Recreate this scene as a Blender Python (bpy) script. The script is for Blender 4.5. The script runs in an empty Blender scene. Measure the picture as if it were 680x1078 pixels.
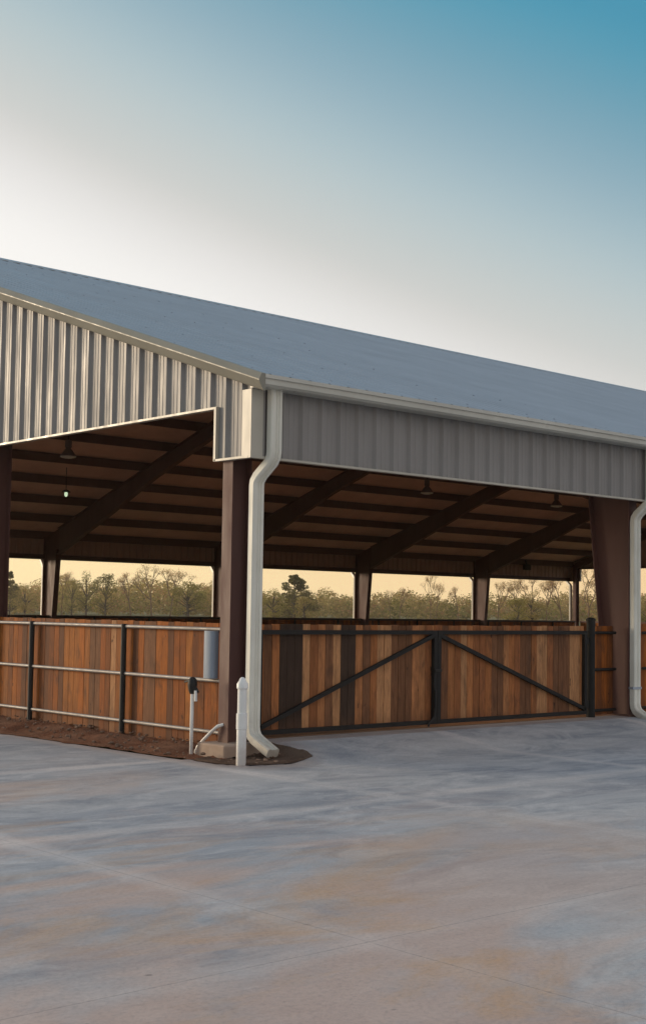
import bpy, math, random
from mathutils import Vector
random.seed(11)
S = bpy.context.scene
COL = S.collection
H = 1.66                       # eye height: heights below are measured from the slab
L = 7.62                       # bay
C0 = 0.095                     # frame line offset
NB = 6
XE = NB * L                    # last frame
W = 30.73                      # width across the gable
GX = 0.194                     # plane of the gable sheeting
GXF = XE + 2 * C0 - 0.1        # plane of the far gable sheeting
SL = 0.3316                    # roof slope
ZH = 1.7316 + H                # bottom of the eave sheeting
ZG = 2.342 + H                 # bottom of the gable sheeting
ZT = 2.6085 + H                # roof edge
OV = 0.278                     # eave overhang
HAZE = .0004
FL = 0.17                      # floor level at the columns


def ss(t):
    t = min(1.0, max(0.0, t))
    return t * t * (3 - 2 * t)


def gz(x, y):                  # height of the apron
    return FL * ss((y + 1.2) / 1.5) * ss((x - .35) / .45)


def zr(y):                     # top of the roof
    d = y if y < W / 2 else W - y
    return ZT + SL * (d + OV)


# ------------------------------------------------------------------ helpers
class MB:
    def __init__(self):
        self.v = []; self.f = []; self.mi = []; self.t = []

    def face(self, idx, m=0, tone=(1, 1, 1)):
        self.f.append(idx); self.mi.append(m); self.t.append(tone)

    def box(self, a, b, m=0, tone=(1, 1, 1)):
        x0, y0, z0 = a; x1, y1, z1 = b
        if x0 > x1: x0, x1 = x1, x0
        if y0 > y1: y0, y1 = y1, y0
        if z0 > z1: z0, z1 = z1, z0
        n = len(self.v)
        self.v += [(x0, y0, z0), (x1, y0, z0), (x1, y1, z0), (x0, y1, z0), (x0, y0, z1), (x1, y0, z1), (x1, y1, z1), (x0, y1, z1)]
        for q in ((0, 3, 2, 1), (4, 5, 6, 7), (0, 1, 5, 4), (1, 2, 6, 5), (2, 3, 7, 6), (3, 0, 4, 7)):
            self.face([n + i for i in q], m, tone)
        return self

    def prism(self, poly, vec, m=0, tone=(1, 1, 1)):       # polygon (3-D points) pushed along vec
        n = len(self.v); k = len(poly); vec = Vector(vec)
        self.v += [tuple(p) for p in poly] + [tuple(Vector(p) + vec) for p in poly]
        self.face([n + i for i in range(k)][::-1], m, tone)
        self.face([n + k + i for i in range(k)], m, tone)
        for i in range(k):
            j = (i + 1) % k
            self.face([n + i, n + j, n + k + j, n + k + i], m, tone)
        return self

    def beam(self, p, q, w, h, up=(0, 0, 1), m=0, tone=(1, 1, 1)):
        p = Vector(p); q = Vector(q); d = (q - p).normalized(); up = Vector(up)
        s = d.cross(up).normalized(); u = s.cross(d)
        a = [p + s * (w / 2 * i) + u * (h / 2 * j) for i, j in ((-1, -1), (1, -1), (1, 1), (-1, 1))]
        return self.prism(a, q - p, m, tone)

    def tube(self, pts, r, n=10, m=0, tone=(1, 1, 1)):
        pts = [Vector(p) for p in pts]; b = len(self.v)
        rs = r if isinstance(r, (list, tuple)) else [r] * len(pts)
        ref = None
        for i, p in enumerate(pts):
            d = (pts[min(i + 1, len(pts) - 1)] - pts[max(i - 1, 0)]).normalized()
            if ref is None:
                ref = Vector((1, 0, 0)) if abs(d.x) < .9 else Vector((0, 1, 0))
            s = d.cross(ref).normalized(); u = s.cross(d).normalized(); ref = u.cross(s) if False else ref
            for k in range(n):
                a = 2 * math.pi * k / n
                self.v.append(tuple(p + s * (rs[i] * math.cos(a)) + u * (rs[i] * math.sin(a))))
        for i in range(len(pts) - 1):
            for k in range(n):
                k2 = (k + 1) % n
                self.face([b + i * n + k, b + i * n + k2, b + (i + 1) * n + k2, b + (i + 1) * n + k], m, tone)
        self.face([b + k for k in range(n)][::-1], m, tone)
        self.face([b + (len(pts) - 1) * n + k for k in range(n)], m, tone)
        return self

    def ring_sweep(self, rings, m=0, tone=(1, 1, 1)):
        b = len(self.v); n = len(rings[0])
        for r in rings: self.v += [tuple(p) for p in r]
        for i in range(len(rings) - 1):
            for k in range(n):
                k2 = (k + 1) % n
                self.face([b + i * n + k, b + i * n + k2, b + (i + 1) * n + k2, b + (i + 1) * n + k], m, tone)
        self.face([b + k for k in range(n)][::-1], m, tone)
        self.face([b + (len(rings) - 1) * n + k for k in range(n)], m, tone)
        return self

    def build(self, name, mats, parent=None, smooth=None, bevel=0, kind=None):
        me = bpy.data.meshes.new(name)
        me.from_pydata(self.v, [], self.f)
        if not isinstance(mats, (list, tuple)): mats = [mats]
        for mm in mats: me.materials.append(mm)
        me.polygons.foreach_set('material_index', self.mi)
        at = me.attributes.new('tone', 'FLOAT_COLOR', 'FACE')
        flat = []
        for t in self.t: flat += [t[0], t[1], t[2], 1.0]
        at.data.foreach_set('color', flat)
        import bmesh
        bm = bmesh.new(); bm.from_mesh(me)
        bmesh.ops.recalc_face_normals(bm, faces=bm.faces)
        bm.to_mesh(me); bm.free()
        if smooth:
            me.polygons.foreach_set('use_smooth', [True] * len(me.polygons))
            me.set_sharp_from_angle(angle=math.radians(smooth))
        o = bpy.data.objects.new(name, me); COL.objects.link(o)
        if parent is not None: o.parent = parent
        if kind: o['kind'] = kind
        if bevel:
            bv = o.modifiers.new('bevel', 'BEVEL'); bv.width = bevel; bv.segments = 2; bv.limit_method = 'ANGLE'
        return o


def tag(o, label, cat, group=None, kind=None):
    o['label'] = label; o['category'] = cat
    if group: o['group'] = group
    if kind: o['kind'] = kind
    return o


def empty(name, loc, label, cat, group=None):
    o = bpy.data.objects.new(name, None); COL.objects.link(o)
    o.location = loc; o.empty_display_size = .2
    return tag(o, label, cat, group)


def part(mb, name, mat, parent, **k):         # mesh written in world coordinates, hung under an empty
    o = mb.build(name, mat, parent, **k)
    lx, ly, lz = parent.location
    p = parent.parent
    if p is None and (lx or ly or lz):
        o.data.transform(__import__('mathutils').Matrix.Translation((-lx, -ly, -lz)))
    elif p is not None:
        q = p.location
        o.data.transform(__import__('mathutils').Matrix.Translation((-q.x, -q.y, -q.z)))
    return o


# ------------------------------------------------------------------ materials
class NT:
    def __init__(self, name):
        self.m = bpy.data.materials.new(name); self.m.use_nodes = True
        self.t = self.m.node_tree; self.n = self.t.nodes
        self.b = self.n['Principled BSDF']

    def node(self, typ, **k):
        x = self.n.new(typ)
        for a, v in k.items(): setattr(x, a, v)
        return x

    def link(self, a, b): self.t.links.new(a, b)

    def coord(self, scale=(1, 1, 1), rot=(0, 0, 0), kind='Object'):
        if not hasattr(self, 'tc'): self.tc = self.node('ShaderNodeTexCoord')
        mp = self.node('ShaderNodeMapping')
        mp.inputs['Scale'].default_value = scale; mp.inputs['Rotation'].default_value = rot
        self.link(self.tc.outputs[kind], mp.inputs['Vector'])
        return mp.outputs['Vector']

    def noise(self, vec, scale, detail=4, rough=.55, dist=0.):
        x = self.node('ShaderNodeTexNoise')
        x.inputs['Scale'].default_value = scale; x.inputs['Detail'].default_value = detail
        x.inputs['Roughness'].default_value = rough; x.inputs['Distortion'].default_value = dist
        self.link(vec, x.inputs['Vector'])
        return x.outputs['Fac']

    def ramp(self, fac, stops, interp='LINEAR'):
        r = self.node('ShaderNodeValToRGB'); cr = r.color_ramp; cr.interpolation = interp
        while len(cr.elements) > 1: cr.elements.remove(cr.elements[0])
        for i, (p, c) in enumerate(stops):
            e = cr.elements[0] if i == 0 else cr.elements.new(p)
            e.position = p
            if not isinstance(c, (tuple, list)): c = (c, c, c)
            e.color = (*c, 1)
        self.link(fac, r.inputs['Fac'])
        return r.outputs['Color']

    def mix(self, fac, a, b, mode='MIX'):
        x = self.node('ShaderNodeMix', data_type='RGBA', blend_type=mode)
        for sock, v in ((x.inputs[0], fac), (x.inputs[6], a), (x.inputs[7], b)):
            if isinstance(v, (int, float)): sock.default_value = v
            elif isinstance(v, tuple): sock.default_value = (*v, 1)
            else: self.link(v, sock)
        return x.outputs[2]

    def math(self, op, a, b=0., c=0., clamp=False):
        x = self.node('ShaderNodeMath', operation=op); x.use_clamp = clamp
        for s, v in zip(x.inputs, (a, b, c)):
            if isinstance(v, (int, float)): s.default_value = v
            else: self.link(v, s)
        return x.outputs[0]

    def set(self, color=None, rough=None, metal=None, bump=None, bstr=.2, bdist=.01, spec=None):
        for nm, v in (('Base Color', color), ('Roughness', rough), ('Metallic', metal), ('Specular IOR Level', spec)):
            if v is None: continue
            s = self.b.inputs[nm]
            if isinstance(v, (int, float)): s.default_value = v
            elif isinstance(v, tuple): s.default_value = (*v, 1)
            else: self.link(v, s)
        if bump is not None:
            x = self.node('ShaderNodeBump'); x.inputs['Strength'].default_value = bstr; x.inputs['Distance'].default_value = bdist
            self.link(bump, x.inputs['Height']); self.link(x.outputs['Normal'], self.b.inputs['Normal'])
        return self.m


def paint(name, col, rough=.45, metal=0., dirt=.25, dirtcol=(.16, .12, .09), scale=3., streak=True, spec=.5, splash=0):
    t = NT(name)
    v = t.coord((1, 1, .18) if streak else (1, 1, 1))
    n = t.noise(v, scale * 2, 6, .65)
    n2 = t.noise(t.coord(), scale * .5, 3, .5)
    f = t.ramp(t.math('MULTIPLY', n, n2), [(.2, 0), (.5, 1)])
    c = t.mix(t.math('MULTIPLY', f, dirt), col, dirtcol)
    if splash:
        sp_ = t.node('ShaderNodeSeparateXYZ'); t.link(t.node('ShaderNodeNewGeometry').outputs['Position'], sp_.inputs[0])
        sd = t.ramp(t.math('ADD', sp_.outputs[2], t.math('MULTIPLY_ADD', t.noise(t.coord(), 9, 5, .7), .7, -.35)), [(.05, 1), (.45, 0)])
        sdirt = t.math('MULTIPLY', sd, splash)
    v2 = t.noise(t.coord(), 1.1, 2)
    c = t.mix(.5, c, t.ramp(v2, [(.3, tuple(x * .8 for x in col)), (.7, tuple(min(1, x * 1.12) for x in col))]))
    if splash: c = t.mix(sdirt, c, (.2, .11, .07))
    r = t.ramp(n, [(.3, max(.05, rough - .1)), (.7, min(1, rough + .12))])
    return t.set(c, r, metal, spec=spec)


M = {}
M['siding'] = paint('pale_sheet_paint', (.258, .245, .236), .5, dirt=.3, dirtcol=(.2, .17, .14))
M['trim'] = paint('cream_trim_paint', (.46, .43, .36), .38, dirt=.3, dirtcol=(.26, .22, .17))
M['rake'] = paint('olive_rake_paint', (.22, .21, .17), .45, dirt=.15, dirtcol=(.15, .12, .09))
M['gutterm'] = paint('cream_gutter_paint', (.52, .51, .45), .35, dirt=.3, dirtcol=(.34, .3, .24))
M['down'] = paint('cream_downspout_paint', (.74, .725, .64), .38, dirt=.6, dirtcol=(.36, .31, .22), scale=5, splash=.45)
M['primer'] = paint('red_oxide_primer', (.11, .043, .034), .6, splash=.5, dirt=.4, dirtcol=(.05, .03, .026), streak=True)
M['purlinm'] = paint('dark_primer', (.15, .08, .062), .65, dirt=.3, dirtcol=(.04, .025, .02))
M['liner'] = paint('brown_liner', (.78, .55, .43), .75, dirt=.25, dirtcol=(.3, .19, .15), streak=False)
M['liner_wall'] = paint('brown_wall_liner', (.52, .38, .31), .7, dirt=.25, dirtcol=(.2, .13, .1))
M['black'] = paint('black_gate_paint', (.012, .011, .011), .6, spec=.25, dirt=.2, dirtcol=(.06, .045, .035), streak=False)
M['pipe'] = paint('bare_pipe_steel', (.3, .28, .265), .55, .3, dirt=.4, dirtcol=(.16, .1, .07), scale=6, streak=False)
M['galv'] = paint('galvanised_steel', (.36, .4, .46), .4, .35, dirt=.25, dirtcol=(.2, .2, .2), scale=6)
M['guard'] = paint('dull_grey_paint', (.27, .31, .37), .65, .1, dirt=.3, dirtcol=(.16, .15, .15), scale=7, spec=.3)
M['lampm'] = paint('brown_lamp_paint', (.19, .15, .13), .6, dirt=.3, streak=False, spec=.3)
M['pvc'] = paint('white_pvc', (.78, .78, .76), .35, splash=.4, dirt=.25, dirtcol=(.4, .36, .3), scale=8)
M['iron'] = paint('black_cast_iron', (.018, .017, .017), .6, spec=.3, dirt=.2, streak=False)
M['stone'] = paint('pale_stone', (.2, .125, .085), .9, dirt=.4, streak=False, scale=10)
M['bark'] = paint('bark', (.085, .06, .042), .9, dirt=.3, dirtcol=(.04, .03, .02))
M['twig'] = paint('dry_twig', (.2, .12, .07), .9, dirt=.3, dirtcol=(.1, .06, .04), streak=False)
M['lens'] = paint('lamp_diffuser', (.7, .72, .66), .3, dirt=.1, streak=False)


def m_roof():
    t = NT('galvalume_roof')
    n = t.noise(t.coord((1, .12, .12)), 9, 5, .6)
    n2 = t.noise(t.coord(), .7, 4, .6)
    c = t.mix(n, (.34, .375, .4), (.43, .465, .49))
    c = t.mix(t.math('MULTIPLY', n2, .5), c, (.29, .325, .36))
    r = t.ramp(n2, [(.3, .38), (.7, .56)])
    t.set(c, r, .65, bump=t.noise(t.coord(), 2.2, 3), bstr=.08, bdist=.02)
    return t.m
M['roof'] = m_roof()


def m_concrete():
    t = NT('apron_concrete')
    RA = (0, 0, math.radians(-42))
    vw = t.coord((1, 1, 1))
    vs = t.coord((.55, 1.25, 1), RA)                 # trowel and wash marks, roughly along the building diagonal
    big = t.noise(vs, .38, 4, .55, .7)
    mid = t.noise(vs, 1.0, 9, .7, .9)
    med = t.noise(t.coord((.7, 1.2, 1), (0, 0, math.radians(-20))), 1.9, 9, .7, 1.3)
    fine = t.noise(vw, 34, 8, .75)
    sep = t.node('ShaderNodeSeparateXYZ'); t.link(t.tc.outputs['Object'], sep.inputs[0])
    xx, yy = sep.outputs[0], sep.outputs[1]
    c = t.mix(t.ramp(big, [(.35, 0), (.65, 1)]), (.345, .365, .395), (.47, .465, .46))
    c = t.mix(t.math('MULTIPLY', t.ramp(mid, [(.44, 0), (.62, 1)]), .8), c, (.215, .235, .268))
    c = t.mix(t.math('MULTIPLY', t.ramp(med, [(.48, 0), (.68, 1)]), .6), c, (.6, .59, .585))
    away = t.ramp(t.math('MULTIPLY', t.math('ADD', t.math('MULTIPLY', yy, .3), t.math('MULTIPLY', xx, 1.1)), -.12), [(.05, .08), (.35, .4), (.75, 1.)])
    clay = t.noise(vs, .5, 7, .6, .9)
    cf = t.math('MULTIPLY', t.ramp(clay, [(.45, 0), (.6, 1)]), away)
    c = t.mix(t.math('MULTIPLY', cf, .7), c, (.56, .385, .3))
    rust = t.noise(t.coord((.6, 1.4, 1), RA), .55, 9, .68, 1.)
    c = t.mix(t.math('MULTIPLY', t.math('MULTIPLY', t.ramp(rust, [(.52, 0), (.68, 1)]), away), .75), c, (.53, .32, .17))
    # slab joints: a thin saw cut with a faint pale band of dust either side
    wob = t.math('MULTIPLY_ADD', t.noise(vw, 1.6, 6, .65), .36, -.18)
    near = t.ramp(t.math('MULTIPLY', t.math('ADD', yy, 0.), -.12), [(.1, 1), (.75, .25)])
    brk = t.ramp(t.noise(vw, .6, 4), [(.36, .4), (.58, 1.)])
    for co, per, off in ((xx, 3.9, -.5), (yy, 3.6, -3.15)):
        j = t.math('PINGPONG', t.math('ADD', co, -off), per / 2)
        band = t.ramp(t.math('ADD', j, wob), [(.03, 1), (.17, .0)])
        c = t.mix(t.math('MULTIPLY', t.math('MULTIPLY', t.math('MULTIPLY', band, brk), near), .75), c, (.66, .61, .58))
        cut = t.math('LESS_THAN', t.math('ADD', j, t.math('MULTIPLY_ADD', fine, .004, -.002)), .0035)
        c = t.mix(t.math('MULTIPLY', cut, .45), c, (.12, .105, .1))
    # red clay tracked out of the planting strip and the soil bed
    dxs = t.math('MULTIPLY_ADD', xx, -1., -.3)
    inY = t.math('GREATER_THAN', yy, .1)
    s1 = t.math('MULTIPLY', t.ramp(t.math('ADD', dxs, t.math('MULTIPLY', wob, 1.2)), [(.0, 1), (.45, 0)]), inY)
    rx = t.math('ADD', xx, -.2); ry = t.math('ADD', yy, .05)
    rr = t.math('SQRT', t.math('ADD', t.math('MULTIPLY', rx, rx), t.math('MULTIPLY', ry, ry)))
    s2 = t.ramp(t.math('ADD', rr, t.math('MULTIPLY', wob, .8)), [(.5, 1), (.95, 0)])
    c = t.mix(t.math('MULTIPLY', t.math('MAXIMUM', s1, s2), .55), c, (.24, .145, .1))
    # pores, specks, oil spots
    c = t.mix(t.math('MULTIPLY', t.ramp(fine, [(.36, 1), (.52, 0)]), .28), c, (.16, .155, .155))
    c = t.mix(t.math('MULTIPLY', t.ramp(fine, [(.58, 0), (.72, 1)]), .3), c, (.68, .66, .64))
    spot = t.noise(vw, 6.5, 2, .5)
    c = t.mix(t.math('MULTIPLY', t.ramp(spot, [(.75, 0), (.79, 1)]), .6), c, (.1, .09, .085))
    r = t.ramp(mid, [(.3, .5), (.7, .78)])
    bumpm = t.math('ADD', t.math('MULTIPLY', fine, .5), t.math('MULTIPLY', med, .8))
    return t.set(c, r, bump=bumpm, bstr=.45, bdist=.012, spec=.4)
M['concrete'] = m_concrete()


def m_dirt(name, a, b, c3, s=4.):
    t = NT(name)
    v = t.coord()
    n = t.noise(v, s, 8, .68); n2 = t.noise(v, s * .3, 4); n3 = t.noise(v, s * 7, 4, .7)
    c = t.mix(t.ramp(n, [(.35, 0), (.65, 1)]), a, b)
    c = t.mix(t.math('MULTIPLY', t.ramp(n2, [(.4, 0), (.7, 1)]), .6), c, c3)
    h = t.math('ADD', n, t.math('MULTIPLY', n3, .5))
    return t.set(c, .95, bump=h, bstr=.9, bdist=.05, spec=.1)
M['dirt'] = m_dirt('red_clay_dirt', (.13, .05, .028), (.22, .098, .055), (.27, .165, .11))
M['bedsoil'] = m_dirt('damp_bed_soil', (.075, .045, .032), (.12, .075, .055), (.17, .12, .09), 6)
M['arena'] = m_dirt('arena_dirt', (.4, .235, .14), (.48, .29, .18), (.5, .35, .25), 2.)
M['field'] = m_dirt('dry_field', (.13, .12, .05), (.19, .16, .075), (.1, .11, .04), .12)
M['pierc'] = paint('pier_concrete', (.4, .29, .22), .85, dirt=.4, dirtcol=(.17, .1, .07), streak=False, scale=5)


def m_wood():
    t = NT('stained_board')
    at = t.node('ShaderNodeAttribute', attribute_name='tone')
    v = t.coord((1, 1, .09))
    g = t.noise(v, 38, 6, .7, .8)
    g2 = t.noise(t.coord((1, 1, .35)), 7, 4, .6, .6)
    k = t.ramp(g, [(.3, .55), (.7, 1.25)])
    c = t.mix(1., at.outputs['Color'], k, 'MULTIPLY')
    c = t.mix(t.math('MULTIPLY', t.ramp(g2, [(.5, 0), (.72, 1)]), .55), c, (.045, .026, .02))
    kn = t.noise(t.coord((1, 1, .5)), 11, 2, .4)
    sp_ = t.node('ShaderNodeSeparateXYZ'); t.link(t.node('ShaderNodeNewGeometry').outputs['Position'], sp_.inputs[0])
    mud = t.ramp(t.math('ADD', sp_.outputs[2], t.math('MULTIPLY_ADD', g2, .5, -.25)), [(.12, 1), (.42, 0)])
    c = t.mix(t.math('MULTIPLY', mud, .55), c, (.13, .06, .035))
    c = t.mix(t.math('MULTIPLY', t.ramp(kn, [(.73, 0), (.77, 1)]), .8), c, (.03, .016, .012))
    return t.set(c, .68, bump=g, bstr=.4, bdist=.004, spec=.12)
M['wood'] = m_wood()


def m_leaf(name):
    t = NT(name)
    at = t.node('ShaderNodeAttribute', attribute_name='tone')
    t.set(None, .75, spec=.2)
    t.link(at.outputs['Color'], t.b.inputs['Base Color'])
    tr = t.node('ShaderNodeBsdfTranslucent'); t.link(at.outputs['Color'], tr.inputs['Color'])
    ad = t.node('ShaderNodeMixShader'); ad.inputs[0].default_value = .6
    t.link(t.b.outputs[0], ad.inputs[1]); t.link(tr.outputs[0], ad.inputs[2])
    t.link(ad.outputs[0], t.n['Material Output'].inputs['Surface'])
    return t.m
M['leaf'] = m_leaf('leaf')

# ------------------------------------------------------------------ the setting
g = MB()
NX = 24
rng = [-3000, -600, -120, -45, 60, 110, 200, 300, 420, 700, 1500, 3000]
ix = {}
for i, x in enumerate(rng):
    for j, y in enumerate(rng):
        ix[i, j] = len(g.v); g.v.append((x, y, -.08))
for i in range(len(rng) - 1):
    for j in range(len(rng) - 1):
        g.face([ix[i, j], ix[i + 1, j], ix[i + 1, j + 1], ix[i, j + 1]])
g.build('ground', M['field'], kind='structure')

# rounded soil bed at the corner post
edge = [(-0.29, 0.3), (-0.282, 0.177), (-0.277, -0.123), (-0.148, -0.371), (0.091, -0.481), (0.348, -0.52), (0.56, -0.56), (0.703, -0.55), (0.75, -0.433), (0.735, -0.215), (0.7, 0.041), (0.69, 0.296), (0.68, 0.43), (0.3, 0.43), (0, 0.43), (-0.2, 0.4)]
def in_poly(x, y, P):
    c = False
    for i in range(len(P)):
        (xa, ya), (xb, yb) = P[i], P[i - 1]
        if (ya > y) != (yb > y) and x < (xb - xa) * (y - ya) / (yb - ya) + xa: c = not c
    return c
sunk = [(.18 + (x - .18) * .97, -.05 + (y + .05) * .97) for x, y in edge]
a = MB()                       # concrete apron: height field that climbs to the column line
def axis(lo, hi, fine0, fine1, st, coarse):
    r = []; x = lo
    while x < hi - 1e-6:
        r.append(x); x += st if fine0 <= x < fine1 else coarse
    r.append(hi); return r
AX = axis(-44, 58, -1.0, 1.6, .05, 1.0); AX = sorted(set(round(x, 3) for x in AX) | {GX + .3})
AY = axis(-44, 0.45, -1.4, .45, .05, 1.0)
ia = {}
for i, x in enumerate(AX):
    for j, y in enumerate(AY):
        ia[i, j] = len(a.v); a.v.append((x, y, -.05 if in_poly(x, y, sunk) else gz(x, y)))
for i in range(len(AX) - 1):
    for j in range(len(AY) - 1):
        a.face([ia[i, j], ia[i + 1, j], ia[i + 1, j + 1], ia[i, j + 1]])
# left of the gable, flat
n = len(a.v)
a.v += [(-44, .45, 0), (GX - .55, .45, 0), (GX - .68, 4.4, 0), (GX - .72, 45, 0), (-44, 45, 0)]
a.face([n, n + 1, n + 2, n + 3, n + 4])
a.build('concrete_apron', M['concrete'], kind='structure')

ar = MB(); ar.box((.42, .452, -.2), (XE, W - .05, FL + .004))
ar.build('arena_floor', M['arena'], kind='structure')

# red clay strip along the gable fence
random.seed(5)
def bump_noise(x, y, k=1.0):
    return k * (math.sin(x * 7.1 + 1.3 * math.sin(y * 3.3)) * math.sin(y * 5.3 + math.sin(x * 4.1)) * .5 + random.uniform(-.5, .5))
d = MB(); ys = [.1 + i * .09 for i in range(66)] + [6.2 + i * .6 for i in range(41)]
us = [i / 9 for i in range(10)]
for j, y in enumerate(ys):
    x0 = -.30 - .2 * ss((y - .1) / 4.5) + .03 * math.sin(y * 4) + .02 * math.sin(y * 13 + 1) + random.uniform(-.03, .03)
    for u in us:
        x = x0 + (.62 - x0) * u
        z = .006 + .085 * ss(u * 1.25) * ss((y - .35) / 1.) + bump_noise(x, y, .035) * min(1, u * 4)
        d.v.append((x, y, max(z, .004)))
for j in range(len(ys) - 1):
    for i in range(9):
        q = j * 10 + i
        d.face([q, q + 1, q + 11, q + 10])
d.build('clay_strip', M['dirt'], smooth=70, kind='structure')

b = MB(); cx, cy = .18, -.05
rings = [1, .97, .9, .75, .55, .3]
ed2 = []
for i in range(len(edge)):
    p = edge[i]; q = edge[(i + 1) % len(edge)]
    for k in range(3): ed2.append((p[0] + (q[0] - p[0]) * k / 3, p[1] + (q[1] - p[1]) * k / 3))
for s in rings:
    for (x, y) in ed2:
        xx = cx + (x - cx) * s; yy = cy + (y - cy) * s
        e = 0 if s > .99 else 1
        lowz = .012 + .02 * ss((yy + .2) / .6)
        f_ = ss((1 - s) / .3); zz = gz(xx, yy) * (1 - f_) + min(gz(xx, yy), lowz) * f_
        b.v.append((xx, yy, zz + .005 + e * (.006 + abs(bump_noise(xx, yy, .022)))))
K = len(ed2)
for r in range(len(rings) - 1):
    for k in range(K):
        k2 = (k + 1) % K
        b.face([r * K + k, r * K + k2, (r + 1) * K + k2, (r + 1) * K + k])
b.face([(len(rings) - 1) * K + k for k in range(K)])
b.build('soil_bed', M['bedsoil'], smooth=70, kind='structure')

# clods and small stones in the clay: nobody could count them
st = MB(); random.seed(8)
def clod(x, y, z, r):
    n = len(st.v); k = 6
    for zz, rr in ((-.4, .8), (.15, 1.), (.6, .55)):
        for i in range(k):
            an = 6.283 * i / k; q = r * rr * random.uniform(.75, 1.2)
            st.v.append((x + q * math.cos(an) * 1.2, y + q * math.sin(an), z + zz * r))
    for l in (0, 1):
        for i in range(k):
            j = (i + 1) % k; st.face([n + l * k + i, n + l * k + j, n + (l + 1) * k + j, n + (l + 1) * k + i])
    st.face([n + 2 * k + i for i in range(k)])
for i in range(170):
    y = random.uniform(.3, 5.9); u = random.random()
    clod(-.3 + .65 * u, y, .02 + .1 * ss(u * 1.2), random.choice((.012, .016, .02, .03)))
for i in range(26):
    an = random.uniform(0, 6.28); rr = random.uniform(.1, .42)
    x, y = .2 + rr * math.cos(an), -.1 + rr * math.sin(an) * .9
    clod(x, y, gz(x, y) + .02, random.choice((.012, .018, .026)))
tag(st.build('gravel', M['stone']), 'small pale stones and clods scattered in the red clay beside the fence', 'gravel', kind='stuff')

# ------------------------------------------------------------------ the building
B = empty('arena_pavilion', (0, 0, 0), 'long open-sided steel riding arena with pale metal gable and blue-grey metal roof', 'building')


def rib_profile(t0, t1, per=.297, depth=.04, top=.03, base=.1, flip=False):
    pts = [(t0, 0)]
    t = t0 + per / 2
    while t + base / 2 < t1:
        pts += [(t - base / 2, 0), (t - top / 2, depth), (t + top / 2, depth), (t + base / 2, 0)]
        # two minor ribs between the major ones
        for q in (.38, .62):
            m = t + per * q
            if m + .02 < t1: pts += [(m - .016, 0), (m - .007, .0045), (m + .007, .0045), (m + .016, 0)]
        t += per
    pts.append((t1, 0))
    return pts


def sheeting(name, along, plane, out, t0, t1, zb, zt, splits, parent, mat_out, mat_in):
    """ribbed wall sheet; along = 'x' or 'y'; out = +-1 direction the ribs face; zb, zt functions of t"""
    mb = MB(); pr = rib_profile(t0, t1)
    # insert the split positions
    for s in splits:
        for i in range(len(pr) - 1):
            if pr[i][0] < s < pr[i + 1][0]:
                f = (s - pr[i][0]) / (pr[i + 1][0] - pr[i][0])
                dd = pr[i][1] + f * (pr[i + 1][1] - pr[i][1])
                pr.insert(i + 1, (s, dd)); break
    for off, mi in ((0, 0), (-.006, 1)):
        for i in range(len(pr) - 1):
            (ta, da), (tb, db) = pr[i], pr[i + 1]
            tm = (ta + tb) / 2
            za, zc = zb(tm), zb(tm)
            q = []
            for t, dd, z in ((ta, da, za), (tb, db, zc), (tb, db, zt(tb)), (ta, da, zt(ta))):
                c = plane + out * (dd + off)
                q.append((t, c, z) if along == 'x' else (c, t, z))
            n = len(mb.v); mb.v += q; mb.face([n, n + 1, n + 2, n + 3], mi)
    return mb.build(name, [mat_out, mat_in], parent)


STEP = .615
gb = lambda t: ZH if (t < STEP or t > W - STEP) else ZG
gtop = lambda t: zr(t) - .07
sheeting('gable_siding', 'y', GX, -1, .0, W, gb, gtop, [STEP, W / 2, W - STEP], B, M['siding'], M['liner_wall'])
sheeting('gable_siding', 'y', GXF, 1, .0, W, gb, gtop, [STEP, W / 2, W - STEP], B, M['siding'], M['liner_wall'])
sheeting('eave_siding', 'x', 0, -1, GX, GXF, lambda t: ZH, lambda t: ZT + .02, [], B, M['siding'], M['liner_wall'])
sheeting('eave_siding', 'x', W, 1, GX, GXF, lambda t: ZH, lambda t: ZT + .02, [], B, M['siding'], M['liner_wall'])

# drip trims along the lower edges
for (gx, s) in ((GX, -1), (GXF, 1)):
    t = MB(); x0, x1 = gx - .03 * s, gx + .046 * s
    t.box((x0, STEP - .012, ZG - .022), (x1, W - STEP + .012, ZG + .004))
    for y in (STEP, W - STEP):
        sy = -1 if y < W / 2 else 1
        t.box((x0, y - .012, ZH - .02), (x1, y + .026, ZG - .022) if sy < 0 else (x1, y + .012, ZG - .022))
        t.box((x0, y - sy * .012, ZH - .022), (x1, 0.003 if sy < 0 else W - .003, ZH + .003))
    t.build('bottom_trim', M['trim'], B)
for (y, s) in ((0, -1), (W, 1)):
    t = MB(); t.box((GX + .006, y - .03 * s, ZH - .022), (GXF - .006, y + .046 * s, ZH + .004))
    t.build('bottom_trim', M['trim'], B)
# corner trims
for x, sx in ((GX, -1), (GXF, 1)):
    for y, sy in ((0, -1), (W, 1)):
        t = MB(); e = .044
        t.prism([(x + sx * e, y + sy * e, ZH - .024), (x + sx * e, y - sy * .12, ZH - .024), (x + sx * (e - .012), y - sy * .12, ZH - .024),
                 (x + sx * (e - .012), y + sy * (e - .012), ZH - .024), (x - sx * .13, y + sy * (e - .012), ZH - .024), (x - sx * .13, y + sy * e, ZH - .024)],
                (0, 0, ZT - .1 - ZH))
        t.build('corner_trim', M['trim'], B)

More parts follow.
